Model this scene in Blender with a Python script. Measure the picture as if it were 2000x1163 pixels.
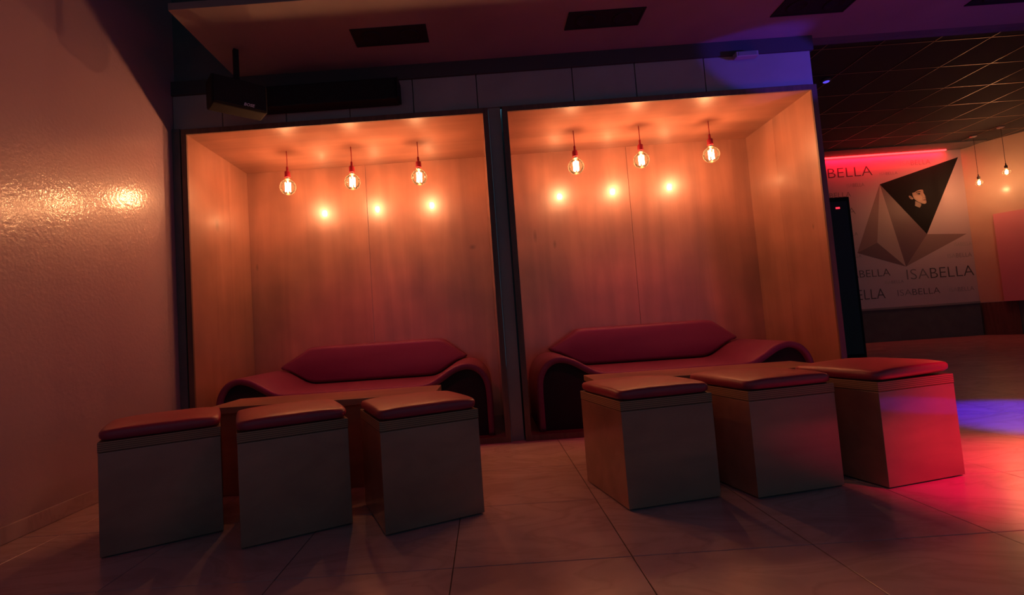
import bpy, bmesh, math, random
from mathutils import Vector, Matrix
random.seed(7)
for o in list(bpy.data.objects): bpy.data.objects.remove(o, do_unlink=True)
sc = bpy.context.scene
C = sc.collection

# ------------------------------------------------------------------ camera
cam = bpy.data.cameras.new('camera')
cam.sensor_width = 36.0
cam.lens = 967.6 / 2000 * 36.0
cam.shift_x = 0.0296
cam.shift_y = 0.0015
cam.clip_start = 0.02
co = bpy.data.objects.new('camera', cam); C.objects.link(co)
f = Vector((-0.00622501, 0.99815083, 0.06046635)); r = Vector((0.99756009, 0.01040327, -0.06903356)); u = Vector((0.06953495, -0.05988908, 0.99578019))
m = Matrix((r, u, -f)).transposed().to_4x4(); m.translation = Vector((0, 0, 0.75))
co.matrix_world = m
sc.camera = co

# ------------------------------------------------------------------ world, exposure
w = bpy.data.worlds.new('world'); sc.world = w; w.use_nodes = True
bg = w.node_tree.nodes['Background']
bg.inputs[0].default_value = (0.25, 0.68, 1.0, 1); bg.inputs[1].default_value = 0.115
sc.view_settings.view_transform = 'Standard'; sc.view_settings.look = 'None'
sc.view_settings.gamma = 1.0; sc.view_settings.use_curve_mapping = False
sc.view_settings.exposure = 0.0

# ------------------------------------------------------------------ club lamps and an added rose wash
def spot(name, loc, to, color, power, angle, blend=0.6, radius=0.05):
    l = bpy.data.lights.new(name, 'SPOT'); l.color = color; l.energy = power
    l.spot_size = math.radians(angle); l.spot_blend = blend; l.shadow_soft_size = radius
    o = bpy.data.objects.new(name, l); C.objects.link(o); o.location = loc
    o.rotation_euler = (Vector(to) - Vector(loc)).to_track_quat('-Z', 'Y').to_euler()
    return o
CRIM = (1.0, 0.010, 0.16)
spot('color_spot', (-0.9, 2.62, 2.45), (-0.93, 3.75, 0.45), CRIM, 56, 62, 0.9, 0.12)
spot('color_spot', (1.25, 2.62, 2.45), (1.25, 3.75, 0.45), CRIM, 56, 62, 0.9, 0.12)
spot('color_spot', (0.3, 2.0, 2.45), (0.3, 1.7, 0.0), (1.0, 0.06, 0.07), 3, 130, 1.0, 0.3)           # dull red wash from overhead
spot('color_spot', (1.2, 1.2, 2.3), (-2.06, 1.9, 1.35), (1.0, 0.09, 0.25), 16, 62, 1.0, 0.2)          # added unseen lamp: rose wash that tints the glossy wall
spot('color_spot', (2.6, 1.0, 2.45), (2.3, 1.93, 0.0), (1.0, 0.0005, 0.075), 520, 36, 0.8, 0.05)       # deep red pool
spot('color_spot', (3.0, 1.9, 2.45), (2.75, 1.95, 0.0), (1.0, 0.06, 0.045), 640, 38, 1.0, 0.05)         # warmer pool
spot('color_spot', (3.5, 3.1, 2.5), (3.35, 2.98, 0.0), (0.06, 0.008, 1.0), 520, 32, 0.6, 0.05)         # blue pool
spot('color_spot', (3.8, 1.3, 2.45), (3.6, 1.35, 0.0), (0.06, 0.012, 1.0), 900, 18, 0.3, 0.05)          # blue pool
spot('color_spot', (3.9, 2.0, 1.6), (2.10, 3.3, 2.42), (0.10, 0.04, 1.0), 190.0, 13, 0.3, 0.03)           # blue on the wall top
spot('color_spot', (4.3, 1.6, 1.2), (2.9, 2.9, 2.6), (0.25, 0.08, 1.0), 24.0, 75, 0.9, 0.1)            # violet on ceiling
spot('color_spot', (0.6, 0.2, 0.9), (-0.3, 2.45, 2.6), (1.0, 0.04, 0.09), 7, 55, 1.0, 0.3)              # red on ceiling

# ------------------------------------------------------------------ materials
def mat(name, col=(0.5, 0.5, 0.5), rough=0.5, metal=0.0, coat=0.0, coat_r=0.1, spec=0.5, emit=None, es=0.0):
    m = bpy.data.materials.new(name); m.use_nodes = True
    b = m.node_tree.nodes['Principled BSDF']
    b.inputs['Base Color'].default_value = (*col, 1); b.inputs['Roughness'].default_value = rough
    b.inputs['Metallic'].default_value = metal; b.inputs['Coat Weight'].default_value = coat
    b.inputs['Coat Roughness'].default_value = coat_r; b.inputs['Specular IOR Level'].default_value = spec
    if emit: b.inputs['Emission Color'].default_value = (*emit, 1); b.inputs['Emission Strength'].default_value = es
    return m
def nodes(m): return m.node_tree.nodes, m.node_tree.links, m.node_tree.nodes['Principled BSDF']
def noise_ramp(m, scale3, nscale, stops, detail=5, distort=0.0, bump=0.0, bumpd=0.002, space='Position', rough=None):
    N, L, b = nodes(m)
    if space == 'Position': g = N.new('ShaderNodeNewGeometry'); src = g.outputs['Position']
    else: g = N.new('ShaderNodeTexCoord'); src = g.outputs['Object']
    mp = N.new('ShaderNodeMapping'); mp.inputs['Scale'].default_value = scale3; L.new(src, mp.inputs[0])
    n = N.new('ShaderNodeTexNoise'); n.inputs['Scale'].default_value = nscale; n.inputs['Detail'].default_value = detail
    n.inputs['Distortion'].default_value = distort; L.new(mp.outputs[0], n.inputs['Vector'])
    cr = N.new('ShaderNodeValToRGB'); L.new(n.outputs['Fac'], cr.inputs[0])
    els = cr.color_ramp.elements
    while len(els) < len(stops): els.new(0.5)
    for e, (p, c) in zip(els, stops): e.position = p; e.color = (*c, 1)
    L.new(cr.outputs[0], b.inputs['Base Color'])
    if bump:
        bp = N.new('ShaderNodeBump'); bp.inputs['Strength'].default_value = bump; bp.inputs['Distance'].default_value = bumpd
        L.new(n.outputs['Fac'], bp.inputs['Height']); L.new(bp.outputs[0], b.inputs['Normal'])
    return n, cr
def veneer(name, axis, dark=1.0, coat=0.8, knot=None, grain=1.0, spec=1.0, coat_r=0.065):
    m = mat(name, rough=0.33, coat=coat, coat_r=coat_r, spec=spec)
    s = {'z': (6, 6, 0.5), 'x': (0.5, 6, 6), 'y': (6, 0.5, 6)}[axis]
    a = (0.37*dark, 0.165*dark, 0.115*dark); b_ = (0.325*dark, 0.14*dark, 0.10*dark); c = (0.41*dark, 0.187*dark, 0.13*dark)
    n, cr = noise_ramp(m, s, 1.3, [(0.25, b_), (0.5, a), (0.72, c)], 8, 1.4, 0.07, 0.002)
    N, L, B = nodes(m)
    g = N.new('ShaderNodeNewGeometry')                                     # large cloudy figure of the sheet
    n2 = N.new('ShaderNodeTexNoise'); n2.inputs['Scale'].default_value = 2.2; n2.inputs['Detail'].default_value = 3
    L.new(g.outputs['Position'], n2.inputs['Vector'])
    mr = N.new('ShaderNodeMapRange'); mr.inputs[1].default_value = 0.3; mr.inputs[2].default_value = 0.7; mr.inputs[3].default_value = 0.76; mr.inputs[4].default_value = 1.16
    L.new(n2.outputs['Fac'], mr.inputs[0])
    wv = N.new('ShaderNodeTexWave'); wv.inputs['Scale'].default_value = 0.45 * grain; wv.inputs['Distortion'].default_value = 13; wv.inputs['Detail'].default_value = 4; wv.inputs['Detail Scale'].default_value = 1.3
    wv.bands_direction = {'z': 'X', 'x': 'Y', 'y': 'X'}[axis]
    mp = N.new('ShaderNodeMapping'); mp.inputs['Scale'].default_value = {'z': (3, 3, 0.35), 'x': (0.35, 3, 3), 'y': (3, 0.35, 3)}[axis]
    L.new(g.outputs['Position'], mp.inputs[0]); L.new(mp.outputs[0], wv.inputs['Vector'])
    mr2 = N.new('ShaderNodeMapRange'); mr2.inputs[3].default_value = 0.88; mr2.inputs[4].default_value = 1.04; L.new(wv.outputs['Fac'], mr2.inputs[0])
    mu = N.new('ShaderNodeMath'); mu.operation = 'MULTIPLY'; L.new(mr.outputs[0], mu.inputs[0]); L.new(mr2.outputs[0], mu.inputs[1])
    last = mu.outputs[0]
    for (kx, kz, kr) in (knot or []):
        vd = N.new('ShaderNodeVectorMath'); vd.operation = 'SUBTRACT'; vd.inputs[1].default_value = kx if len(kx) == 3 else (0, 0, 0)
        L.new(g.outputs['Position'], vd.inputs[0])
        vs = N.new('ShaderNodeVectorMath'); vs.operation = 'MULTIPLY'; vs.inputs[1].default_value = (1, 1, kz); L.new(vd.outputs[0], vs.inputs[0])
        ln = N.new('ShaderNodeVectorMath'); ln.operation = 'LENGTH'; L.new(vs.outputs[0], ln.inputs[0])
        k = N.new('ShaderNodeMapRange'); k.inputs[1].default_value = 0; k.inputs[2].default_value = kr; k.inputs[3].default_value = 0.45; k.inputs[4].default_value = 1.0
        L.new(ln.outputs['Value'], k.inputs[0])
        mm = N.new('ShaderNodeMath'); mm.operation = 'MULTIPLY'; L.new(last, mm.inputs[0]); L.new(k.outputs[0], mm.inputs[1]); last = mm.outputs[0]
    mx = N.new('ShaderNodeVectorMath'); mx.operation = 'SCALE'; L.new(cr.outputs[0], mx.inputs[0]); L.new(last, mx.inputs['Scale'])
    L.new(mx.outputs[0], B.inputs['Base Color'])
    return m
M = {}
M['wood_back'] = veneer('wood_back', 'z', knot=[((-0.072, 4.143, 1.445), 1.3, 0.035), ((-1.90, 4.14, 1.40), 0.4, 0.015), ((0.62, 4.14, 1.42), 0.4, 0.018), ((0.46, 4.14, 1.50), 0.3, 0.02)])
M['wood_side'] = veneer('wood_side', 'z', grain=0.7, knot=[((-1.955, 3.64, 1.66), 0.6, 0.035), ((2.305, 3.42, 1.30), 0.5, 0.012)])
M['wood_ceil'] = veneer('wood_ceil', 'x', grain=0.6, spec=0.15, coat=0.6, coat_r=0.05)
M['wood_floor'] = veneer('wood_floor', 'x', 0.35, 0.1, spec=0.3)
M['wood_frame'] = mat('wood_frame', (0.10, 0.05, 0.04), 0.5); noise_ramp(M['wood_frame'], (20, 20, 1.5), 2, [(0.3, (0.10, 0.055, 0.045)), (0.7, (0.17, 0.085, 0.065))])
M['pouf_wood'] = veneer('pouf_wood', 'x', 1.0, 0.8, spec=0.4, coat_r=0.06)
M['table_wood'] = veneer('table_wood', 'x', 0.95, 0.2, spec=0.4)
M['black'] = mat('black', (0.22, 0.22, 0.22), 0.7, spec=0.25)
M['black_paint'] = mat('black_paint', (0.16, 0.155, 0.16), 0.8, spec=0.2)
noise_ramp(M['black_paint'], (1, 1, 1), 6, [(0.3, (0.12, 0.12, 0.125)), (0.7, (0.15, 0.145, 0.15))])
M['matt_grey'] = mat('matt_grey', (0.33, 0.30, 0.30), 0.75, spec=0.3)
noise_ramp(M['matt_grey'], (1, 1, 1), 3, [(0.3, (0.30, 0.27, 0.27)), (0.7, (0.36, 0.33, 0.33))])
M['ceil_paint'] = mat('ceil_paint', (0.42, 0.36, 0.35), 0.8, spec=0.2)
noise_ramp(M['ceil_paint'], (1, 1, 1), 2.5, [(0.3, (0.24, 0.19, 0.19)), (0.7, (0.28, 0.22, 0.22))])
M['lacquer'] = mat('lacquer', (0.62, 0.55, 0.50), 0.38, coat=1.0, coat_r=0.14)
def _lq():
    N, L, B = nodes(M['lacquer'])
    g = N.new('ShaderNodeNewGeometry'); n = N.new('ShaderNodeTexNoise'); n.inputs['Scale'].default_value = 55; n.inputs['Detail'].default_value = 3
    n2 = N.new('ShaderNodeTexNoise'); n2.inputs['Scale'].default_value = 1.4
    L.new(g.outputs['Position'], n.inputs['Vector']); L.new(g.outputs['Position'], n2.inputs['Vector'])
    b = N.new('ShaderNodeBump'); b.inputs['Strength'].default_value = 0.45; b.inputs['Distance'].default_value = 0.003
    L.new(n.outputs['Fac'], b.inputs['Height']); L.new(b.outputs[0], B.inputs['Normal']); L.new(b.outputs[0], B.inputs['Coat Normal'])
    cr = N.new('ShaderNodeValToRGB'); cr.color_ramp.elements[0].color = (0.37, 0.235, 0.275, 1); cr.color_ramp.elements[1].color = (0.43, 0.275, 0.315, 1)
    L.new(n2.outputs['Fac'], cr.inputs[0]); L.new(cr.outputs[0], B.inputs['Base Color'])
_lq()
def marble(name, rough, dark=1.0):
    m = mat(name, rough=rough, spec=0.5)
    n, cr = noise_ramp(m, (1.0, 2.2, 1.0), 1.7, [(0.30, (0.50*dark, 0.31*dark, 0.33*dark)), (0.47, (0.62*dark, 0.40*dark, 0.42*dark)), (0.51, (0.54*dark, 0.34*dark, 0.355*dark)), (0.55, (0.62*dark, 0.40*dark, 0.42*dark)), (0.75, (0.70*dark, 0.46*dark, 0.48*dark))], 6, 1.6)
    return m
M['marble'] = marble('marble', 0.22, 0.8)
M['marble_base'] = marble('marble_base', 0.3, 0.75)
M['grout'] = mat('grout', (0.07, 0.055, 0.05), 0.9)
M['leather'] = mat('leather', (0.42, 0.40, 0.40), 0.5, spec=0.4)
noise_ramp(M['leather'], (1, 1, 1), 260, [(0.3, (0.15, 0.028, 0.07)), (0.7, (0.18, 0.034, 0.082))], 3, 0, 0.15, 0.0006)
M['cushion'] = mat('cushion', (0.50, 0.34, 0.30), 0.42, spec=0.5)
noise_ramp(M['cushion'], (1, 1, 1), 300, [(0.3, (0.30, 0.028, 0.060)), (0.7, (0.35, 0.036, 0.072))], 3, 0, 0.12, 0.0005)
M['ply'] = mat('ply', rough=0.6)
def _ply():
    N, L, B = nodes(M['ply']); g = N.new('ShaderNodeNewGeometry'); wv = N.new('ShaderNodeTexWave'); wv.bands_direction = 'Z'
    wv.inputs['Scale'].default_value = 42; wv.inputs['Distortion'].default_value = 0.3
    L.new(g.outputs['Position'], wv.inputs['Vector'])
    cr = N.new('ShaderNodeValToRGB'); cr.color_ramp.elements[0].position = 0.35; cr.color_ramp.elements[0].color = (0.16, 0.075, 0.045, 1); cr.color_ramp.elements[1].position = 0.6; cr.color_ramp.elements[1].color = (0.38, 0.20, 0.12, 1)
    L.new(wv.outputs['Fac'], cr.inputs[0]); L.new(cr.outputs[0], B.inputs['Base Color'])
_ply()
M['red_silicone'] = mat('red_silicone', (0.34, 0.008, 0.03), 0.45)
M['dark_socket'] = mat('dark_socket', (0.05, 0.045, 0.045), 0.5)
M['brass'] = mat('brass', (0.9, 0.75, 0.55), 0.3, 1.0)
M['filament'] = mat('filament', (1, 0.8, 0.5), 0.5, emit=(1.0, 0.62, 0.34), es=22.0)
M['led_red'] = mat('led_red', (0.9, 0.3, 0.3), 0.5, emit=(1.0, 0.012, 0.014), es=12.0)
M['led_display'] = mat('led_display', (0.9, 0.1, 0.1), 0.5, emit=(1.0, 0.03, 0.06), es=1.6)
M['led_blue'] = mat('led_blue', (0.1, 0.1, 0.9), 0.5, emit=(0.12, 0.08, 1.0), es=0.9)
M['logo'] = mat('logo', (0.75, 0.72, 0.85), 0.4, 0.3)
M['deep_black'] = mat('deep_black', (0.025, 0.025, 0.027), 0.9, spec=0.05)
M['tile_black'] = mat('tile_black', (0.07, 0.07, 0.075), 0.85, spec=0.15)
M['tbar'] = mat('tbar', (0.36, 0.23, 0.16), 0.35, 0.2)
M['white_part'] = mat('white_part', (0.7, 0.6, 0.55), 0.5)
def globe_glass():
    m = bpy.data.materials.new('globe_glass'); m.use_nodes = True
    N, L = m.node_tree.nodes, m.node_tree.links; N.clear()
    out = N.new('ShaderNodeOutputMaterial'); tr = N.new('ShaderNodeBsdfTransparent'); tr.inputs[0].default_value = (1, 0.97, 0.92, 1)
    gl = N.new('ShaderNodeBsdfGlossy'); gl.inputs['Roughness'].default_value = 0.04; gl.inputs[0].default_value = (1, 0.9, 0.8, 1)
    tl = N.new('ShaderNodeBsdfTranslucent'); tl.inputs[0].default_value = (1, 0.8, 0.6, 1)
    lw = N.new('ShaderNodeLayerWeight'); lw.inputs[0].default_value = 0.5
    pw = N.new('ShaderNodeMath'); pw.operation = 'POWER'; pw.inputs[1].default_value = 4.0; L.new(lw.outputs['Facing'], pw.inputs[0])
    mr = N.new('ShaderNodeMapRange'); mr.inputs[3].default_value = 0.005; mr.inputs[4].default_value = 0.045; L.new(pw.outputs[0], mr.inputs[0])
    m1 = N.new('ShaderNodeMixShader'); L.new(mr.outputs[0], m1.inputs[0]); L.new(tr.outputs[0], m1.inputs[1]); L.new(tl.outputs[0], m1.inputs[2])
    fr = N.new('ShaderNodeFresnel'); fr.inputs[0].default_value = 1.35
    m2 = N.new('ShaderNodeMixShader'); L.new(fr.outputs[0], m2.inputs[0]); L.new(m1.outputs[0], m2.inputs[1]); L.new(gl.outputs[0], m2.inputs[2])
    L.new(m2.outputs[0], out.inputs[0]); return m
M['glass'] = globe_glass()

# ------------------------------------------------------------------ helpers
def mesh_from(bm, name):
    me = bpy.data.meshes.new(name); bm.normal_update(); bm.to_mesh(me); bm.free(); return me
def link(name, me, m, parent=None, smooth=False, loc=None):
    o = bpy.data.objects.new(name, me); C.objects.link(o)
    if m is not None and not me.materials: me.materials.append(m)
    if smooth:
        for p in me.polygons: p.use_smooth = True
    if parent is not None: o.parent = parent
    if loc is not None: o.location = loc
    return o
def tag(o, label=None, cat=None, group=None, kind=None):
    for k, v in (('label', label), ('category', cat), ('group', group), ('kind', kind)):
        if v: o[k] = v
    return o
def empty(name, loc, rz=0.0, **kw):
    o = bpy.data.objects.new(name, None); C.objects.link(o); o.location = loc; o.rotation_euler = (0, 0, rz); o.empty_display_size = 0.1
    return tag(o, **kw)
def box_bm(lo, hi, bevel=0.0, seg=2, bm=None):
    bm = bm or bmesh.new()
    ctr = [(a + b) / 2 for a, b in zip(lo, hi)]; sz = [abs(b - a) for a, b in zip(lo, hi)]
    g = bmesh.ops.create_cube(bm, size=1.0); vs = g['verts']
    for v in vs: v.co = Vector((v.co.x * sz[0] + ctr[0], v.co.y * sz[1] + ctr[1], v.co.z * sz[2] + ctr[2]))
    if bevel:
        es = list({e for v in vs for e in v.link_edges})
        bmesh.ops.bevel(bm, geom=es, offset=bevel, segments=seg, affect='EDGES', profile=0.5, clamp_overlap=True)
    return bm
def box(name, lo, hi, m, parent=None, bevel=0.0, seg=2, smooth=False):
    return link(name, mesh_from(box_bm(lo, hi, bevel, seg), name), m, parent, smooth)
def struct(name, lo, hi, m, bevel=0.0):
    o = box(name, lo, hi, m, None, bevel); o['kind'] = 'structure'; return o
def lathe_bm(prof, n=24, bm=None, ctr=(0, 0, 0)):
    bm = bm or bmesh.new(); rings = []
    for (rad, z) in prof:
        if rad < 1e-6: rings.append([bm.verts.new((ctr[0], ctr[1], ctr[2] + z))])
        else: rings.append([bm.verts.new((ctr[0] + rad * math.cos(2*math.pi*i/n), ctr[1] + rad * math.sin(2*math.pi*i/n), ctr[2] + z)) for i in range(n)])
    for a, b in zip(rings, rings[1:]):
        for i in range(n):
            j = (i + 1) % n
            if len(a) == 1 and len(b) == 1: continue
            if len(a) == 1: bm.faces.new((a[0], b[j], b[i]))
            elif len(b) == 1: bm.faces.new((a[i], a[j], b[0]))
            else: bm.faces.new((a[i], a[j], b[j], b[i]))
    bmesh.ops.recalc_face_normals(bm, faces=bm.faces[:])
    return bm
def tube_bm(pts, rad, n=6, bm=None, closed=False):
    bm = bm or bmesh.new(); pts = [Vector(p) for p in pts]; rings = []
    k = len(pts)
    for i, p in enumerate(pts):
        a = pts[(i - 1) % k] if (closed or i > 0) else p; b = pts[(i + 1) % k] if (closed or i < k - 1) else p
        d = (b - a).normalized(); up = Vector((0, 1, 0)) if abs(d.y) < 0.9 else Vector((1, 0, 0))
        s = d.cross(up).normalized(); t = d.cross(s)
        rings.append([bm.verts.new(p + rad * (math.cos(2*math.pi*j/n) * s + math.sin(2*math.pi*j/n) * t)) for j in range(n)])
    for i in range(k if closed else k - 1):
        a, b = rings[i], rings[(i + 1) % k]
        for j in range(n): bm.faces.new((a[j], a[(j+1) % n], b[(j+1) % n], b[j]))
    if not closed: bm.faces.new(rings[0][::-1]); bm.faces.new(rings[-1])
    bmesh.ops.recalc_face_normals(bm, faces=bm.faces[:])
    return bm
def prism_bm(poly, y0, y1, bevel=0.0, seg=2):      # polygon in x,z extruded along y
    bm = bmesh.new()
    a = [bm.verts.new((x, y0, z)) for x, z in poly]; b = [bm.verts.new((x, y1, z)) for x, z in poly]
    bm.faces.new(a); bm.faces.new(b[::-1]); k = len(poly)
    for i in range(k): bm.faces.new((a[i], b[i], b[(i+1) % k], a[(i+1) % k]))
    bmesh.ops.recalc_face_normals(bm, faces=bm.faces[:])
    if bevel: 
        es = [e for e in bm.edges if abs(e.verts[0].co.y - e.verts[1].co.y) < 1e-5]
        bmesh.ops.bevel(bm, geom=es, offset=bevel, segments=seg, affect='EDGES', profile=0.5, clamp_overlap=True)
    return bm

# ------------------------------------------------------------------ floor with individual tiles
XF0, XF1, YF0, YF1 = -2.06, 13.0, -1.2, 9.6
fl = struct('floor', (XF0 - 0.1, YF0, -0.06), (XF1, YF1, -0.004), M['grout'])
tw, td = 0.570, 0.528
tiles = []
tile_me = mesh_from(box_bm((0.0015, 0.0015, -0.004), (tw - 0.0015, td - 0.0015, 0.0), 0.0012, 1), 'tile')
tile_me.materials.append(M['marble'])
for i in range(-5, 30):
    for j in range(-6, 18):
        x = -0.160 + i * tw; y = 1.62 + j * td
        if x < XF0 - 0.01 and x + tw > XF0: pass
        if x + tw < XF0 + 0.05 or x > XF1 - tw or y < YF0 or y + td > YF1: continue
        d = math.hypot(x + tw/2, y + td/2)
        cx = (x + tw/2) / max(y + td/2, 0.05)
        inview = (y + td > 0.7) and (-1.25 < cx < 1.35)
        hidden = (x > -2.0 and x + tw < 2.3 and y > 3.35)
        if hidden: continue
        tiles.append((0 if inview else 1, d, x, y))
tiles.sort()
for k, (a, d, x, y) in enumerate(tiles[:290]):
    link('tile', tile_me, None, fl, loc=(x, y, 0))
bm = bmesh.new()
for (a, d, x, y) in tiles[290:]: box_bm((x + 0.0015, y + 0.0015, -0.004), (x + tw - 0.0015, y + td - 0.0015, 0.0), bm=bm)
o = link('far_tiles', mesh_from(bm, 'far_tiles'), M['marble'], fl); o['kind'] = 'stuff'

# ------------------------------------------------------------------ left wall
struct('wall_left', (-2.20, -1.2, 0.0), (-2.06, 3.42, 3.30), M['lacquer'])
bb = box('baseboard_left', (-2.059, -1.2, 0.001), (-2.047, 3.24, 0.072), M['marble_base'], None, 0.002); bb['kind'] = 'structure'

# ------------------------------------------------------------------ wall above the booths: panels
wb = struct('wall_back', (-2.06, 3.335, 2.265), (2.345, 3.36, 2.60), M['black_paint'])
edges = [-2.06, -1.716, -1.276, -0.836, -0.396, 0.045, 0.706, 1.137, 1.612, 2.345]
for a, b in zip(edges, edges[1:]):
    box('panel', (a + 0.003, 3.315, 2.262), (b - 0.003, 3.335, 2.499), M['matt_grey'], wb, 0.0015, 1)
struct('trim_1', (-2.06, 3.30, 2.500), (2.36, 3.36, 2.598), M['tile_black'])
struct('trim_2', (-2.058, 3.295, 0.001), (-2.006, 3.36, 2.26), M['black_paint'])                       # dark filler strip beside left booth
struct('trim_3', (0.114, 3.325, 0.001), (0.196, 3.36, 2.26), M['matt_grey'])                           # strip between booths
wf = struct('wall_hidden', (2.40, 4.25, 0.0), (2.46, 9.4, 3.6), M['black_paint'])
# lounge ceiling
ce = struct('ceiling', (-1.613, 2.583, 2.60), (6.2, 3.34, 2.64), M['ceil_paint'])                      # hanging ceiling plate
struct('ceiling_upper', (-2.20, -1.2, 3.30), (6.2, 3.42, 3.36), M['black_paint'])
struct('trim_4', (-2.06, 3.342, 2.602), (6.2, 3.40, 3.298), M['black_paint'])
struct('trim_6', (2.36, 3.40, 2.60), (13.0, 3.44, 3.6), M['black_paint'])

# ------------------------------------------------------------------ recessed double downlights (off)
def downlight(x0, x1, y0, y1, label):
    t = empty('recessed_light', ((x0 + x1) / 2, (y0 + y1) / 2, 2.60), label=label, cat='ceiling light', group='rectangular black ceiling fittings')
    hx, hy = (x1 - x0) / 2, (y1 - y0) / 2
    bm = bmesh.new(); tk = 0.012
    for lo, hi in (((-hx, -hy, -0.006), (hx, -hy + tk, -0.0005)), ((-hx, hy - tk, -0.006), (hx, hy, -0.0005)), ((-hx, -hy + tk, -0.006), (-hx + tk, hy - tk, -0.0005)), ((hx - tk, -hy + tk, -0.006), (hx, hy - tk, -0.0005))): box_bm(lo, hi, bm=bm)
    link('frame', mesh_from(bm, 'frame'), M['deep_black'], t)
    box('backing', (-hx + tk, -hy + tk, -0.003), (hx - tk, hy - tk, -0.0006), M['deep_black'], t)
    for s in (-0.5, 0.5):
        link('lamp_head', mesh_from(lathe_bm([(0.0, -0.004), (0.045, -0.004), (0.05, -0.009), (0.062, -0.009), (0.064, -0.003)], 20, ctr=(s * hx, 0, 0)), 'lamp_head'), M['deep_black'], t, True)
downlight(-0.70, -0.24, 2.866, 3.05, 'black rectangular ceiling fitting above the left booth, leftmost of the four')
downlight(0.62, 1.085, 2.856, 3.03, 'black rectangular ceiling fitting above left half of the right booth')
downlight(1.93, 2.39, 2.86, 3.05, 'black rectangular ceiling fitting with blue sheen, above right end of the right booth')
downlight(3.19, 3.65, 2.90, 3.085, 'black rectangular ceiling fitting at the top right corner on violet ceiling')

# ------------------------------------------------------------------ booths
ZT, ZB, YB = 2.2125, 0.037, 4.143
def booth(xl, xr, seam, label, side_seam):
    t = empty('wooden_booth', ((xl + xr) / 2, 3.29, 0), label=label, cat='booth', group='wooden lounge booths')
    ox, oy = (xl + xr) / 2, 3.29
    def bx(n, lo, hi, m, bev=0.0): return box(n, (lo[0] - ox, lo[1] - oy, lo[2]), (hi[0] - ox, hi[1] - oy, hi[2]), m, t, bev, 1)
    g = 0.0012
    bx('back_panel', (xl, YB, ZB), (seam - g, YB + 0.02, ZT), M['wood_back'], 0.0008)
    bx('back_panel', (seam + g, YB, ZB), (xr, YB + 0.02, ZT), M['wood_back'], 0.0008)
    for s, (a, b) in ((0, (xl - 0.02, xl)), (1, (xr, xr + 0.02))):
        bx('side_panel', (a, 3.30, ZB), (b, side_seam - g / 2, ZT), M['wood_side'])
        bx('side_panel', (a, side_seam + g / 2, ZB), (b, YB + 0.02, ZT), M['wood_side'])
    bx('ceiling_panel', (xl - 0.02, 3.30, ZT), (xr + 0.02, YB + 0.02, ZT + 0.02), M['wood_ceil'])
    bx('floor_panel', (xl - 0.02, 3.30, 0.004), (xr + 0.02, YB + 0.02, ZB), M['wood_floor'])
    fo = 0.036; bm = bmesh.new()
    for lo, hi in (((xl - fo, 3.285, 0.0005), (xl, 3.30, ZT + fo)), ((xr, 3.285, 0.0005), (xr + fo, 3.30, ZT + fo)), ((xl, 3.285, ZT), (xr, 3.30, ZT + fo)), ((xl, 3.285, 0.0005), (xr, 3.30, ZB))):
        box_bm((lo[0] - ox, lo[1] - oy, lo[2]), (hi[0] - ox, hi[1] - oy, hi[2]), bm=bm)
    # outer casing that gives the box its depth
    for lo, hi in (((xl - fo, 3.30, 0.0005), (xl - 0.021, YB + 0.03, ZT + fo)), ((xr + 0.021, 3.30, 0.0005), (xr + fo, YB + 0.03, ZT + fo)), ((xl - 0.021, 3.30, ZT + 0.021), (xr + 0.021, YB + 0.03, ZT + fo))):
        box_bm((lo[0] - ox, lo[1] - oy, lo[2]), (hi[0] - ox, hi[1] - oy, hi[2]), bm=bm)
    link('frame', mesh_from(bm, 'frame'), M['wood_frame'], t)['label'] = 'dark brown wooden frame'
    return t
booth(-1.955, 0.0745, -0.942, 'left warm-lit wooden lounge booth beside the glossy wall', 3.825)
booth(0.2422, 2.305, 1.283, 'right warm-lit wooden lounge booth beside the mural room', 3.75)

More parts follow.
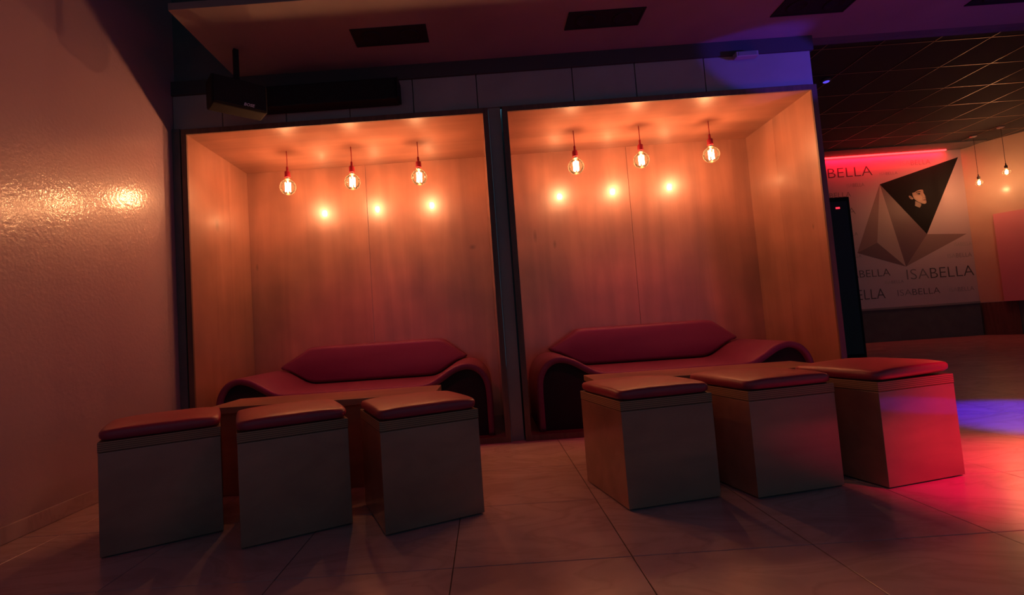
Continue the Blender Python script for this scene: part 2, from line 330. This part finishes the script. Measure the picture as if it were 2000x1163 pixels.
# ------------------------------------------------------------------ pendant globe bulbs
LR = 0.061
def pendant_parts(t, drop, socket_m, R=LR, power=9.0, red=True):
    # origin of t is at the ceiling; drop = distance to globe centre
    link('cord', mesh_from(tube_bm([(0, 0, -0.0005), (0.001, 0, -drop * 0.3), (0, 0, -(drop - R - 0.09))], 0.0032, 6), 'cord'), socket_m, t, True)
    zc = -drop
    s0 = R + 0.012
    link('socket', mesh_from(lathe_bm([(0, zc + s0 + 0.085), (0.0075, zc + s0 + 0.085), (0.008, zc + s0 + 0.083), (0.009, zc + s0 + 0.054), (0.0095, zc + s0 + 0.052), (0.017, zc + s0 + 0.049), (0.0205, zc + s0 + 0.044), (0.0212, zc + s0 + 0.040), (0.0215, zc + s0 + 0.005), (0.0212, zc + s0 + 0.002), (0.019, zc + s0), (0, zc + s0)], 20), 'socket'), socket_m, t, True)
    link('collar', mesh_from(lathe_bm([(0.0165, zc + s0 - 0.001), (0.018, zc + s0 - 0.004), (0.0165, zc + s0 - 0.008), (0.0175, zc + s0 - 0.013), (0.0, zc + s0 - 0.0135)], 20), 'collar'), M['brass'], t, True)
    prof = []
    for i in range(0, 17):
        a = math.pi * i / 18.5; prof.append((R * math.sin(a), zc - R * math.cos(a)))
    prof.append((0.0165, zc + R + 0.001))
    link('glass_globe', mesh_from(lathe_bm(prof, 32), 'glass_globe'), M['glass'], t, True)
    # glass stem + squirrel-cage filament
    link('stem', mesh_from(lathe_bm([(0.0, zc + R - 0.006), (0.010, zc + R - 0.006), (0.006, zc + R - 0.016), (0.004, zc + 0.036), (0.0, zc + 0.034)], 12), 'stem'), M['white_part'], t, True)
    bm = bmesh.new(); n = 10; ht = R * 0.56; rad = R * 0.32; pts = []
    for i in range(n * 2):
        a = 2 * math.pi * i / (n * 2); zz = ht if (i % 4 in (0, 1)) else -ht
        pts.append((rad * math.cos(a), rad * math.sin(a), zc + zz))
    tube_bm(pts, 0.0026, 5, bm, True)
    link('filament', mesh_from(bm, 'filament'), M['filament'], t)
    l = bpy.data.lights.new('bulb_light', 'POINT'); l.color = (1.0, 0.415, 0.175); l.energy = power; l.shadow_soft_size = R * 0.36
    # an upright cage filament shines mostly sideways, less along its own axis (and the socket shades it above)
    l.use_nodes = True; N, L = l.node_tree.nodes, l.node_tree.links; em = N['Emission']
    g = N.new('ShaderNodeNewGeometry'); sx = N.new('ShaderNodeSeparateXYZ'); L.new(g.outputs['Incoming'], sx.inputs[0])
    sq = N.new('ShaderNodeMath'); sq.operation = 'MULTIPLY'; L.new(sx.outputs[2], sq.inputs[0]); L.new(sx.outputs[2], sq.inputs[1])
    fall = N.new('ShaderNodeMapRange'); fall.inputs[3].default_value = 1.0; fall.inputs[4].default_value = 0.22; L.new(sq.outputs[0], fall.inputs[0])
    L.new(fall.outputs[0], em.inputs['Strength'])
    lo = bpy.data.objects.new('bulb_light', l); C.objects.link(lo); lo.location = Vector(t.location) + Vector((0, 0, zc))
    return lo
names = ['left', 'middle', 'right']
for bi, (side, xs) in enumerate((('left', (-1.440, -0.945, -0.434)), ('right', (0.763, 1.262, 1.793)))):
    for i, x in enumerate(xs):
        t = empty('pendant_bulb', (x, 3.71, ZT), label='%s globe bulb with red socket hanging in the %s booth' % (names[i], side), cat='pendant lamp', group='globe bulbs in the booths')
        pendant_parts(t, ZT - [1.932, 1.936, 1.936, 1.934, 1.946, 1.950][bi * 3 + i], M['red_silicone'], power=29)

# ------------------------------------------------------------------ wave benches
def bench(cx, label):
    t = empty('wave_bench', (cx, 3.36, ZB), label=label, cat='bench', group='upholstered benches in the booths')
    half = [(0.0, 0.403), (0.20, 0.403), (0.38, 0.403), (0.47, 0.405), (0.53, 0.420), (0.60, 0.460), (0.67, 0.502), (0.74, 0.526), (0.80, 0.526), (0.86, 0.500), (0.905, 0.450), (0.93, 0.385), (0.938, 0.30), (0.938, 0.18), (0.938, ZB + 0.001)]
    top = []
    P = half
    def cr(p0, p1, p2, p3, s): return tuple(0.5 * ((2*b) + (-a + c) * s + (2*a - 5*b + 4*c - d) * s*s + (-a + 3*b - 3*c + d) * s**3) for a, b, c, d in zip(p0, p1, p2, p3))
    ext = [(-P[1][0], P[1][1])] + P + [P[-1]]
    for i in range(1, len(P)):
        for k in range(4): top.append(cr(ext[i-1], ext[i], ext[i+1], ext[min(i+2, len(ext)-1)], k / 4))
    top.append(P[-1])
    full = [(-x, z) for x, z in reversed(top[1:])] + top
    th = 0.042; low = []
    for i, (x, z) in enumerate(full):
        a = full[max(i-1, 0)]; b = full[min(i+1, len(full)-1)]
        dx, dz = b[0] - a[0], b[1] - a[1]; l = math.hypot(dx, dz) or 1
        low.append((x + th * dz / l, z - th * dx / l))
    low[0] = (full[0][0] + th, full[0][1]); low[-1] = (full[-1][0] - th, full[-1][1])
    bm = bmesh.new(); D = 0.66; rr = 0.014
    prof = [(0, rr * 0.9), (rr * 0.3, rr * 0.25), (rr, 0), (D - rr, 0), (D, rr)]   # y, inset of the top edge: soft rounded front
    rows_t, rows_b = [], []
    for (y, ins) in prof:
        rows_t.append([bm.verts.new((x + (lx - x) * ins / th, y, z + (lz - z) * ins / th - ZB)) for (x, z), (lx, lz) in zip(full, low)])
    for y in (0, D):
        rows_b.append([bm.verts.new((lx, y, lz - ZB)) for (lx, lz) in low])
    rings = rows_t + [rows_b[1], rows_b[0]]
    n = len(full)
    for a, b in zip(rings, rings[1:] + rings[:1]):
        for i in range(n - 1): bm.faces.new((a[i], a[i+1], b[i+1], b[i]))
    bm.faces.new([rg[0] for rg in rings]); bm.faces.new([rg[-1] for rg in rings][::-1])
    bmesh.ops.recalc_face_normals(bm, faces=bm.faces[:])
    link('seat', mesh_from(bm, 'seat'), M['leather'], t, True)
    # backrest: long hexagonal pad whose foot follows the wave of the seat
    def zt(x):
        x = abs(x)
        for (a, b) in zip(top, top[1:]):
            if a[0] <= x <= b[0] and b[0] > a[0]: return a[1] + (b[1] - a[1]) * (x - a[0]) / (b[0] - a[0])
        return 0.4
    base = [(x, zt(x) + 0.006) for x in [ -0.74 + 1.48 * i / 30 for i in range(31)]]
    outline = base + [(0.755, 0.545), (0.745, 0.560), (0.60, 0.672), (0.575, 0.688), (0.54, 0.697), (0.50, 0.700), (-0.46, 0.700), (-0.50, 0.697), (-0.535, 0.686), (-0.56, 0.668), (-0.745, 0.560), (-0.755, 0.545)]
    y0, y1 = 0.615, 0.76
    bm = bmesh.new(); k = len(outline)
    ctr = (0.0, 0.55)
    def ring(y, sc_, rot=0.0):
        out = []
        for (x, z) in outline:
            # inset towards the centre line of the pad
            nx = x * (1 - sc_ * 0.5); nz = z + (0.55 - z) * sc_ * 2.2 if abs(z - 0.55) > 0.02 else z
            lean = (z - 0.40) * 0.10
            out.append(bm.verts.new((nx, y + lean, nz - ZB)))
        return out
    R_ = [ring(y0, 0.085), ring(y0 + 0.006, 0.035), ring(y0 + 0.018, 0.01), ring(y0 + 0.03, 0.0), ring(y1 - 0.04, 0.0), ring(y1 - 0.02, 0.02), ring(y1 - 0.012, 0.06)]
    for a, b in zip(R_, R_[1:]):
        for i in range(k): bm.faces.new((a[i], a[(i+1) % k], b[(i+1) % k], b[i]))
    bm.faces.new(R_[0]); bm.faces.new(R_[-1][::-1])
    bmesh.ops.recalc_face_normals(bm, faces=bm.faces[:])
    o = link('backrest', mesh_from(bm, 'backrest'), M['leather'], t, True)
    core = [(x - (0.004 if x > 0 else -0.004), z - 0.002) for x, z in low]
    core = [(x, z) for x, z in core if z > ZB + 0.03]
    core = [(core[0][0], ZB + 0.001)] + core + [(core[-1][0], ZB + 0.001)]
    link('base', mesh_from(prism_bm([(x, z - ZB) for x, z in core], 0.022, 0.60), 'base'), M['deep_black'], t)
    return t
bench(-0.93, 'wave-shaped bench with hexagonal backrest in the left booth')
bench(1.245, 'wave-shaped bench with hexagonal backrest in the right booth')

# ------------------------------------------------------------------ low tables
def table(x0, x1, y0, y1, label):
    t = empty('low_table', ((x0 + x1) / 2, (y0 + y1) / 2, 0), label=label, cat='table', group='low wooden tables')
    hx, hy = (x1 - x0) / 2, (y1 - y0) / 2
    box('tabletop', (-hx, -hy, 0.415), (hx, hy, 0.447), M['table_wood'], t, 0.002)
    for s in (-1, 1):
        a, b = sorted((s * (hx - 0.03), s * (hx - 0.055)))
        box('end_panel', (a, -hy + 0.03, 0.001), (b, hy - 0.03, 0.4148), M['table_wood'], t, 0.001)
    for s in (-1, 1):
        a, b = sorted((s * (hy - 0.035), s * (hy - 0.055)))
        box('long_panel', (-hx + 0.056, a, 0.001), (hx - 0.056, b, 0.4148), M['table_wood'], t, 0.001)
table(-1.44, -0.284, 2.50, 2.866, 'low oblong wooden table in front of the left booth bench')
table(0.535, 1.72, 2.53, 2.87, 'low oblong wooden table in front of the right booth bench')

# ------------------------------------------------------------------ poufs
S, HR = 0.4066, 0.4252
def pouf(x, y, a, label, tilt=0.0, zc=0.0):
    t = empty('cube_pouf', (x, y, 0), a, label=label, cat='pouf', group='cube poufs in front of the booths')
    e = 0.006
    box('foot', (0.02, 0.02, 0.0), (S - 0.02, S - 0.02, e), M['black'], t)
    box('body', (0, 0, e + 0.0002), (S, S, HR - 0.040), M['pouf_wood'], t, 0.0015)
    box('lid', (-0.001, -0.001, HR - 0.0385), (S + 0.001, S + 0.001, HR), M['ply'], t, 0.0015)['label'] = 'laminated plywood lid edge'
    bm = bmesh.new(); n = 14; h = 0.050; rc = 0.028
    # padded cushion: superellipse section, sagging corners
    def ring(ins, z, sag):
        out = []
        L_ = S / 2 - ins
        for k in range(4 * n):
            q, r_ = divmod(k, n); s = r_ / n
            ax = [(-1, -1), (1, -1), (1, 1), (-1, 1)][q]; bx = [(1, -1), (1, 1), (-1, 1), (-1, -1)][q]
            px, py = ax[0] + (bx[0] - ax[0]) * s, ax[1] + (bx[1] - ax[1]) * s
            # round the corner
            d = max(abs(px), abs(py)); rad = rc / max(L_, 1e-3)
            cx, cy = max(min(px, 1 - rad), -1 + rad), max(min(py, 1 - rad), -1 + rad)
            vx, vy = px - cx, py - cy; l = math.hypot(vx, vy)
            if abs(px) > 1 - rad and abs(py) > 1 - rad and l > 0: px, py = cx + vx / l * rad, cy + vy / l * rad
            cor = (abs(px) * abs(py)) ** 4
            bul = 0.004 * (1 - min(abs(px), abs(py)) ** 2) * (1 if ins < 0.02 else 0)
            out.append(bm.verts.new((S/2 + px * (L_ + bul), S/2 + py * (L_ + bul), HR + z - sag * cor)))
        return out
    prof = [(0.030, 0.004, 0), (0.010, 0.006, 0), (0.002, 0.014, 0), (0.000, 0.026, 0.002), (0.001, 0.038, 0.004), (0.006, 0.046, 0.006), (0.016, 0.050, 0.007), (0.06, 0.053, 0.005), (0.12, 0.056, 0.002), (0.18, 0.057, 0)]
    rg = [ring(*p) for p in prof]
    for A, B in zip(rg, rg[1:]):
        for i in range(4 * n): bm.faces.new((A[i], A[(i+1) % (4*n)], B[(i+1) % (4*n)], B[i]))
    bm.faces.new(rg[0]); bm.faces.new(rg[-1][::-1])
    bmesh.ops.recalc_face_normals(bm, faces=bm.faces[:])
    for v in bm.verts:
        v.co.z += max(0.0, v.co.x) * tilt - 0.003
    c = link('cushion', mesh_from(bm, 'cushion'), M['cushion'], t, True)
    return t
pouf(-1.482, 1.865, 0.50, 'dark cube pouf nearest the glossy left wall, leftmost of all')
pouf(-0.958, 1.865, 0.46, 'dark cube pouf in the middle of the left group')
pouf(-0.4311, 1.899, 0.4235, 'cube pouf turned to show a corner, rightmost of the left group')
pouf(0.5059, 1.987, 0.2044, 'cube pouf with warm-lit left side, leftmost of the right group')
pouf(1.0292, 2.0215, 0.198, 'middle cube pouf of the right group with dim red front')
pouf(1.5587, 2.0351, 0.2419, 'bright red-lit cube pouf with raised cushion edge, rightmost of all', tilt=0.028)

# ------------------------------------------------------------------ speaker and box above the left booth
ang = math.radians(41)
sp = empty('loudspeaker', (-1.40, 2.93, 2.20), ang, label='black corner loudspeaker with small lettering above the left booth', cat='speaker')
box('cabinet', (-0.16, 0.008, 0.0), (0.16, 0.15, 0.18), M['deep_black'], sp, 0.012)
box('grille', (-0.15, 0.0, 0.008), (0.15, 0.0078, 0.172), M['deep_black'], sp, 0.003)
box('bracket', (-0.015, 0.06, 0.1805), (0.015, 0.09, 0.399), M['deep_black'], sp, 0.002)
def text_me(s, size, extrude=0.0008, off=0.0, align='LEFT', sx=1.0, shear=0.0):
    cu = bpy.data.curves.new('lettering', 'FONT'); cu.body = s; cu.size = size; cu.extrude = extrude; cu.offset = off; cu.align_x = align; cu.shear = shear; cu.resolution_u = 3
    o = bpy.data.objects.new('tmp', cu); C.objects.link(o)
    dg = bpy.context.evaluated_depsgraph_get(); me = bpy.data.meshes.new_from_object(o.evaluated_get(dg))
    bpy.data.objects.remove(o, do_unlink=True); bpy.data.curves.remove(cu)
    for v in me.vertices: v.co.x *= sx
    me.name = 'lettering'; me.materials.clear(); return me
tm = text_me('BOSE', 0.026, 0.0006, 0.0006, 'CENTER', 1.0, 0.3)
lg = link('lettering', tm, M['logo'], sp, loc=(0.045, -0.0012, 0.016)); lg.rotation_euler = (math.pi/2, 0, 0); lg['label'] = 'small pale lettering'
hb = empty('long_box', (-0.965, 3.26, 2.315), label='long black box mounted on the wall above the left booth', cat='housing')
box('casing', (-0.48, -0.07, 0.0), (0.48, 0.045, 0.145), M['deep_black'], hb, 0.008)  # plain long black box along the dark wall top
for s in (-1, 1):
    a, b = sorted((s * 0.481, s * 0.49)); box('end_cap', (a, -0.085, 0.004), (b, 0.043, 0.141), M['deep_black'], hb, 0.003)
# small box at the crown trim lit blue
bxo = empty('sensor_box', (1.88, 3.299, 2.46), label='small blue-lit box on dark trim above the right booth', cat='sensor')
box('body', (-0.075, -0.05, 0.0), (0.075, 0.0, 0.035), M['matt_grey'], bxo, 0.004)
box('face', (-0.06, -0.0525, 0.006), (0.06, -0.0505, 0.029), M['black'], bxo)

# ------------------------------------------------------------------ far room
ZC = 3.54
YW = 9.3
wfar = struct('wall_far', (2.3, YW + 0.02, 0.0), (9.25, YW + 0.14, ZC + 0.1), M['matt_grey'])
A0 = Vector((9.19, 9.30)); AD = Vector((0.5101, -0.8601)); aang = math.atan2(AD.y, AD.x)
M['warm_wall'] = mat('warm_wall', (0.62, 0.48, 0.36), 0.45, coat=0.4, coat_r=0.18)
noise_ramp(M['warm_wall'], (1, 1, 1), 2, [(0.3, (0.58, 0.45, 0.34)), (0.7, (0.66, 0.52, 0.39))])
M['red_panel'] = mat('red_panel', (0.75, 0.30, 0.36), 0.6)
def on_wall(name, s0, s1, d0, d1, z0, z1, m, kind='structure', parent=None):
    # s along the slanting wall, d distance in front of it
    bm = box_bm((s0, d0, z0), (s1, d1, z1)); o = link(name, mesh_from(bm, name), m)
    o.location = (A0.x, A0.y, 0); o.rotation_euler = (0, 0, aang)
    if kind: o['kind'] = kind
    return o
# in this frame +y points away from the room side? choose the room side as -y
on_wall('wall_right', -0.02, 7.0, 0.0, 0.12, 0.60, ZC + 0.1, M['warm_wall'])
on_wall('wall_right_low', -0.02, 7.0, 0.0, 0.12, 0.0, 0.598, M['black_paint'])
on_wall('trim_7', 0.02, 0.50, -0.02, -0.001, 0.005, 0.598, M['wood_frame'])
pn = on_wall('wall_panel', 0.34, 4.5, -0.09, -0.001, 0.60, 2.185, M['red_panel'], None)
tag(pn, 'large dull red panel on the slanting wall below the far bulbs', 'panel')
# ceiling with tiles
cf = struct('ceiling_far', (2.36, 3.45, ZC + 0.03), (13.0, YF1, ZC + 0.09), M['black'])
P = 0.617
x_off = 6.95 - 7 * P; y_off = 8.37 - 8 * P
# grid anchors (runs through the seams seen in the photograph)
ctile = mesh_from(box_bm((0.010, 0.010, 0.004), (P - 0.010, P - 0.010, 0.018), 0.002, 1), 'tile'); ctile.materials.append(M['tile_black'])
nx, ny = 16, 10
for i in range(nx):
    for j in range(ny):
        link('tile', ctile, None, cf, loc=(x_off + i * P, y_off + j * P, ZC))
tb_y = mesh_from(box_bm((-0.006, 0, 0.0), (0.006, ny * P, 0.003)), 'ceiling_bar'); tb_y.materials.append(M['tbar'])
tb_x = mesh_from(box_bm((0, -0.006, 0.0002), (nx * P, 0.006, 0.0032)), 'ceiling_bar'); tb_x.materials.append(M['tbar'])
for i in range(nx + 1): link('ceiling_bar', tb_y, None, cf, loc=(x_off + i * P, y_off, ZC))
for j in range(ny + 1): link('ceiling_bar', tb_x, None, cf, loc=(x_off, y_off + j * P, ZC))
struct('trim_8', (2.5, 8.85, ZC - 0.02), (9.25, YW + 0.02, ZC + 0.02), M['black_paint'])

# mural on the far wall
mu = empty('wall_mural', (0, YW, 0), label='large printed mural with lettering, folded paper star and portrait on far wall', cat='mural')
M['print_base'] = mat('print_base', (0.60, 0.54, 0.52), 0.42, coat=0.3, coat_r=0.2)
noise_ramp(M['print_base'], (1, 1, 1), 1.0, [(0.3, (0.60, 0.46, 0.49)), (0.7, (0.66, 0.51, 0.53))])
box('panel', (5.9, 0.0, 0.63), (9.185, 0.018, 3.52), M['print_base'], mu)
def flat(name, pts, m, y=-0.001, parent=mu, label=None):
    bm = bmesh.new(); a = [bm.verts.new((x, y, z)) for x, z in pts]; b = [bm.verts.new((x, y + 0.0009, z)) for x, z in pts]
    bm.faces.new(a); bm.faces.new(b[::-1]); k = len(pts)
    for i in range(k): bm.faces.new((a[i], b[i], b[(i+1) % k], a[(i+1) % k]))
    bmesh.ops.triangulate(bm, faces=[x for x in bm.faces if len(x.verts) > 4]); bmesh.ops.recalc_face_normals(bm, faces=bm.faces[:])
    o = link(name, mesh_from(bm, name), m, parent)
    if label: o['label'] = label
    return o
def mat_black_print():
    M['print_black'] = mat('print_black', (0.022, 0.022, 0.024), 0.85, spec=0.05); return M['print_black']
def pm(n, c, r=0.5): M[n] = mat(n, c, r); return M[n]
a_, b_, c_, d_, e_, f_, g_ = (7.600, 2.959), (9.13, 3.374), (8.368, 1.95), (7.034, 1.685), (7.426, 1.855), (7.905, 1.368), (9.103, 1.905)
flat('print_facet', [a_, d_, e_], pm('facet_a', (0.33, 0.20, 0.20)))
flat('print_facet', [a_, e_, f_], pm('facet_b', (0.52, 0.40, 0.38)))
flat('print_facet', [a_, f_, c_], pm('facet_c', (0.19, 0.11, 0.13)))
flat('print_facet', [d_, f_, e_], pm('facet_d', (0.20, 0.12, 0.14)))
flat('print_facet', [c_, f_, g_], pm('facet_e', (0.30, 0.20, 0.20)))
flat('print_facet', [a_, c_, b_], mat_black_print(), label='black triangle behind the portrait')
# portrait, traced in wall coordinates (head turned to the right)
PX = lambda X, Y: (8.11 + (X - 210) * (0.32 / 420.0), 2.80 - (Y - 340) * (0.40 / 460.0) * 0.88)
def por(name, pts, m, y): return flat(name, [PX(*p) for p in pts], m, y, mu)
pm('skin_print', (0.30, 0.16, 0.115)); pm('skin_dark', (0.17, 0.085, 0.065)); pm('lip_print', (0.16, 0.05, 0.045)); pm('skin_lit', (0.37, 0.21, 0.15)); pm('eye_white', (0.30, 0.20, 0.17))
por('portrait_neck', [(360, 610), (420, 640), (500, 690), (490, 740), (455, 785), (400, 760), (335, 725), (360, 680)], M['skin_dark'], -0.0025)
por('portrait_face', [(310, 405), (370, 395), (430, 360), (490, 340), (540, 337), (580, 345), (588, 385), (583, 415), (600, 455), (624, 500), (618, 528), (610, 545), (627, 565), (622, 585), (632, 600), (622, 620), (636, 650), (622, 682), (590, 697), (545, 690), (500, 672), (440, 640), (385, 600), (340, 550), (320, 490)], M['skin_print'], -0.0030)
por('portrait_ear', [(215, 480), (235, 468), (270, 485), (300, 520), (325, 545), (300, 568), (262, 556), (230, 525)], M['skin_print'], -0.0030)
por('portrait_ear', [(238, 492), (262, 498), (285, 530), (270, 540), (245, 520)], M['skin_dark'], -0.0036)
por('portrait_cheek', [(345, 470), (420, 480), (520, 480), (545, 520), (520, 600), (460, 610), (390, 560), (350, 520)], M['skin_lit'], -0.0034)
por('portrait_brow', [(395, 400), (430, 382), (480, 378), (525, 385), (522, 396), (470, 394), (430, 398), (402, 412)], M['print_black'], -0.0038)
por('portrait_eye', [(410, 430), (450, 408), (500, 412), (512, 440), (500, 462), (465, 470), (430, 452)], M['skin_dark'], -0.0038)
por('portrait_eye', [(425, 436), (458, 420), (496, 424), (500, 446), (468, 458), (440, 448)], M['print_black'], -0.0042)
por('portrait_eye', [(438, 440), (452, 434), (460, 444), (448, 450)], M['eye_white'], -0.0046)
por('portrait_nose', [(560, 400), (578, 440), (600, 490), (614, 512), (608, 530), (585, 535), (560, 520), (572, 500), (562, 450)], M['skin_lit'], -0.0036)
por('portrait_nose', [(562, 522), (590, 528), (604, 536), (585, 542), (564, 534)], M['skin_dark'], -0.0040)
por('portrait_lips', [(535, 602), (570, 590), (600, 578), (626, 586), (630, 600), (615, 616), (590, 622), (560, 612)], M['lip_print'], -0.0038)
por('portrait_lips', [(532, 601), (580, 598), (630, 598), (580, 604)], M['print_black'], -0.0042)
# lettering
pm('letter_dark', (0.09, 0.08, 0.085)); pm('letter_mid', (0.22, 0.19, 0.20)); pm('letter_faint', (0.42, 0.37, 0.37))
def write(s, x0, x1, z0, z1, m, off=-0.002):
    me = text_me(s, 1.0, 0.0, -0.012)
    xs = [v.co.x for v in me.vertices]; ys = [v.co.y for v in me.vertices]
    ax, bx_, ay, by = min(xs), max(xs), min(ys), max(ys)
    for v in me.vertices: v.co = Vector(((v.co.x - ax) / (bx_ - ax) * (x1 - x0), 0, (v.co.y - ay) / (by - ay) * (z1 - z0)))
    return link('lettering', me, m, mu, loc=(x0, -0.0012, z0))
def isa(x0, x1, z0, z1, faint, dark, full=True, cut=''):
    w_ = x1 - x0
    if full:
        write('ISA', x0, x0 + w_ * 0.33, z0, z1, faint); write('BELLA', x0 + w_ * 0.35, x1, z0, z1, dark)
LD, LM, LF = M['letter_dark'], M['letter_mid'], M['letter_faint']
isa(6.20, 7.49, 3.145, 3.325, LD, LD)
isa(8.03, 8.60, 3.282, 3.370, LF, LM)
isa(7.62, 7.96, 3.130, 3.180, LF, LM)
isa(6.98, 7.31, 2.945, 3.010, LF, LM)
isa(6.42, 7.04, 2.765, 2.855, LF, LM)
isa(6.20, 7.09, 2.430, 2.550, LM, LM)
isa(8.85, 9.17, 1.685, 1.755, LF, LF)
isa(8.70, 9.15, 1.475, 1.550, LF, LM)
isa(7.90, 9.15, 1.120, 1.310, LM, LD)
isa(6.72, 7.60, 1.220, 1.355, LM, LD)
isa(7.48, 7.83, 1.070, 1.125, LF, LM)
isa(6.45, 7.46, 0.805, 0.990, LM, LD)
isa(7.69, 8.48, 0.830, 0.940, LM, LD)
isa(8.65, 9.11, 0.840, 0.915, LF, LM)
isa(6.72, 7.08, 2.02, 2.08, LF, LM)
isa(6.78, 7.10, 1.60, 1.66, LF, LM)
# ledge and dark base below the mural
struct('trim_9', (2.5, YW - 0.05, 0.595), (9.15, YW + 0.019, 0.628), M['matt_grey'])
struct('trim_10', (2.5, YW - 0.03, 0.001), (9.15, YW + 0.019, 0.594), M['black_paint'])
# red light strip
ls = empty('light_strip', (7.7, YW - 0.09, 3.515), label='thin glowing red strip light above the mural', cat='strip light')
l_ = bpy.data.lights.new('strip_light', 'AREA'); l_.shape = 'RECTANGLE'; l_.size = 2.28; l_.size_y = 0.03; l_.energy = 12; l_.color = (1.0, 0.001, 0.028)
lo_ = bpy.data.objects.new('strip_light', l_); C.objects.link(lo_); lo_.location = (7.7, YW - 0.08, 3.485); lo_.rotation_euler = (math.radians(22), 0, 0)
box('channel', (-1.16, 0.0, 0.002), (1.15, 0.035, 0.012), M['black'], ls)
box('tube', (-1.15, -0.008, -0.022), (1.14, 0.030, 0.001), M['led_red'], ls, 0.004)
# black cabinet with red display, half hidden behind the right booth
cb = empty('tall_cabinet', (4.44, 6.2, 0), label='tall black cabinet with red display in front of the mural', cat='cabinet')
box('body', (-0.24, 0.0, 0.0), (0.225, 0.45, 2.095), M['deep_black'], cb, 0.006)
box('front_panel', (-0.20, -0.012, 0.12), (0.185, -0.0005, 2.04), M['tile_black'], cb, 0.004)
box('display', (0.035, -0.016, 1.945), (0.085, -0.0125, 1.967), M['led_display'], cb)['label'] = 'small glowing red display'
# far pendants
for (x, y, zb, lab) in ((8.77, 8.62, 2.70, 'small clear bulb on dark socket near the mural corner'), (8.85, 8.23, 2.76, 'small clear bulb on dark socket, second from the mural corner')):
    t = empty('far_pendant', (x, y, ZC), label=lab, cat='pendant lamp', group='bulbs hanging by the slanting wall')
    link('canopy', mesh_from(lathe_bm([(0, 0), (0.05, 0), (0.05, -0.02), (0.02, -0.03), (0, -0.03)], 20), 'canopy'), M['white_part'], t, True)
    pendant_parts(t, ZC - zb, M['dark_socket'], R=0.052, power=32)
# little blue lamp on the far ceiling
bl = empty('blue_spot', (4.4, 6.0, ZC), label='tiny blue lamp on the dark tiled ceiling', cat='ceiling light')
link('housing', mesh_from(lathe_bm([(0, -0.001), (0.05, -0.001), (0.055, -0.03), (0.04, -0.035), (0, -0.035)], 16), 'housing'), M['black'], bl, True)
link('lens', mesh_from(lathe_bm([(0, -0.036), (0.036, -0.036), (0.03, -0.042), (0, -0.044)], 16), 'lens'), M['led_blue'], bl, True)
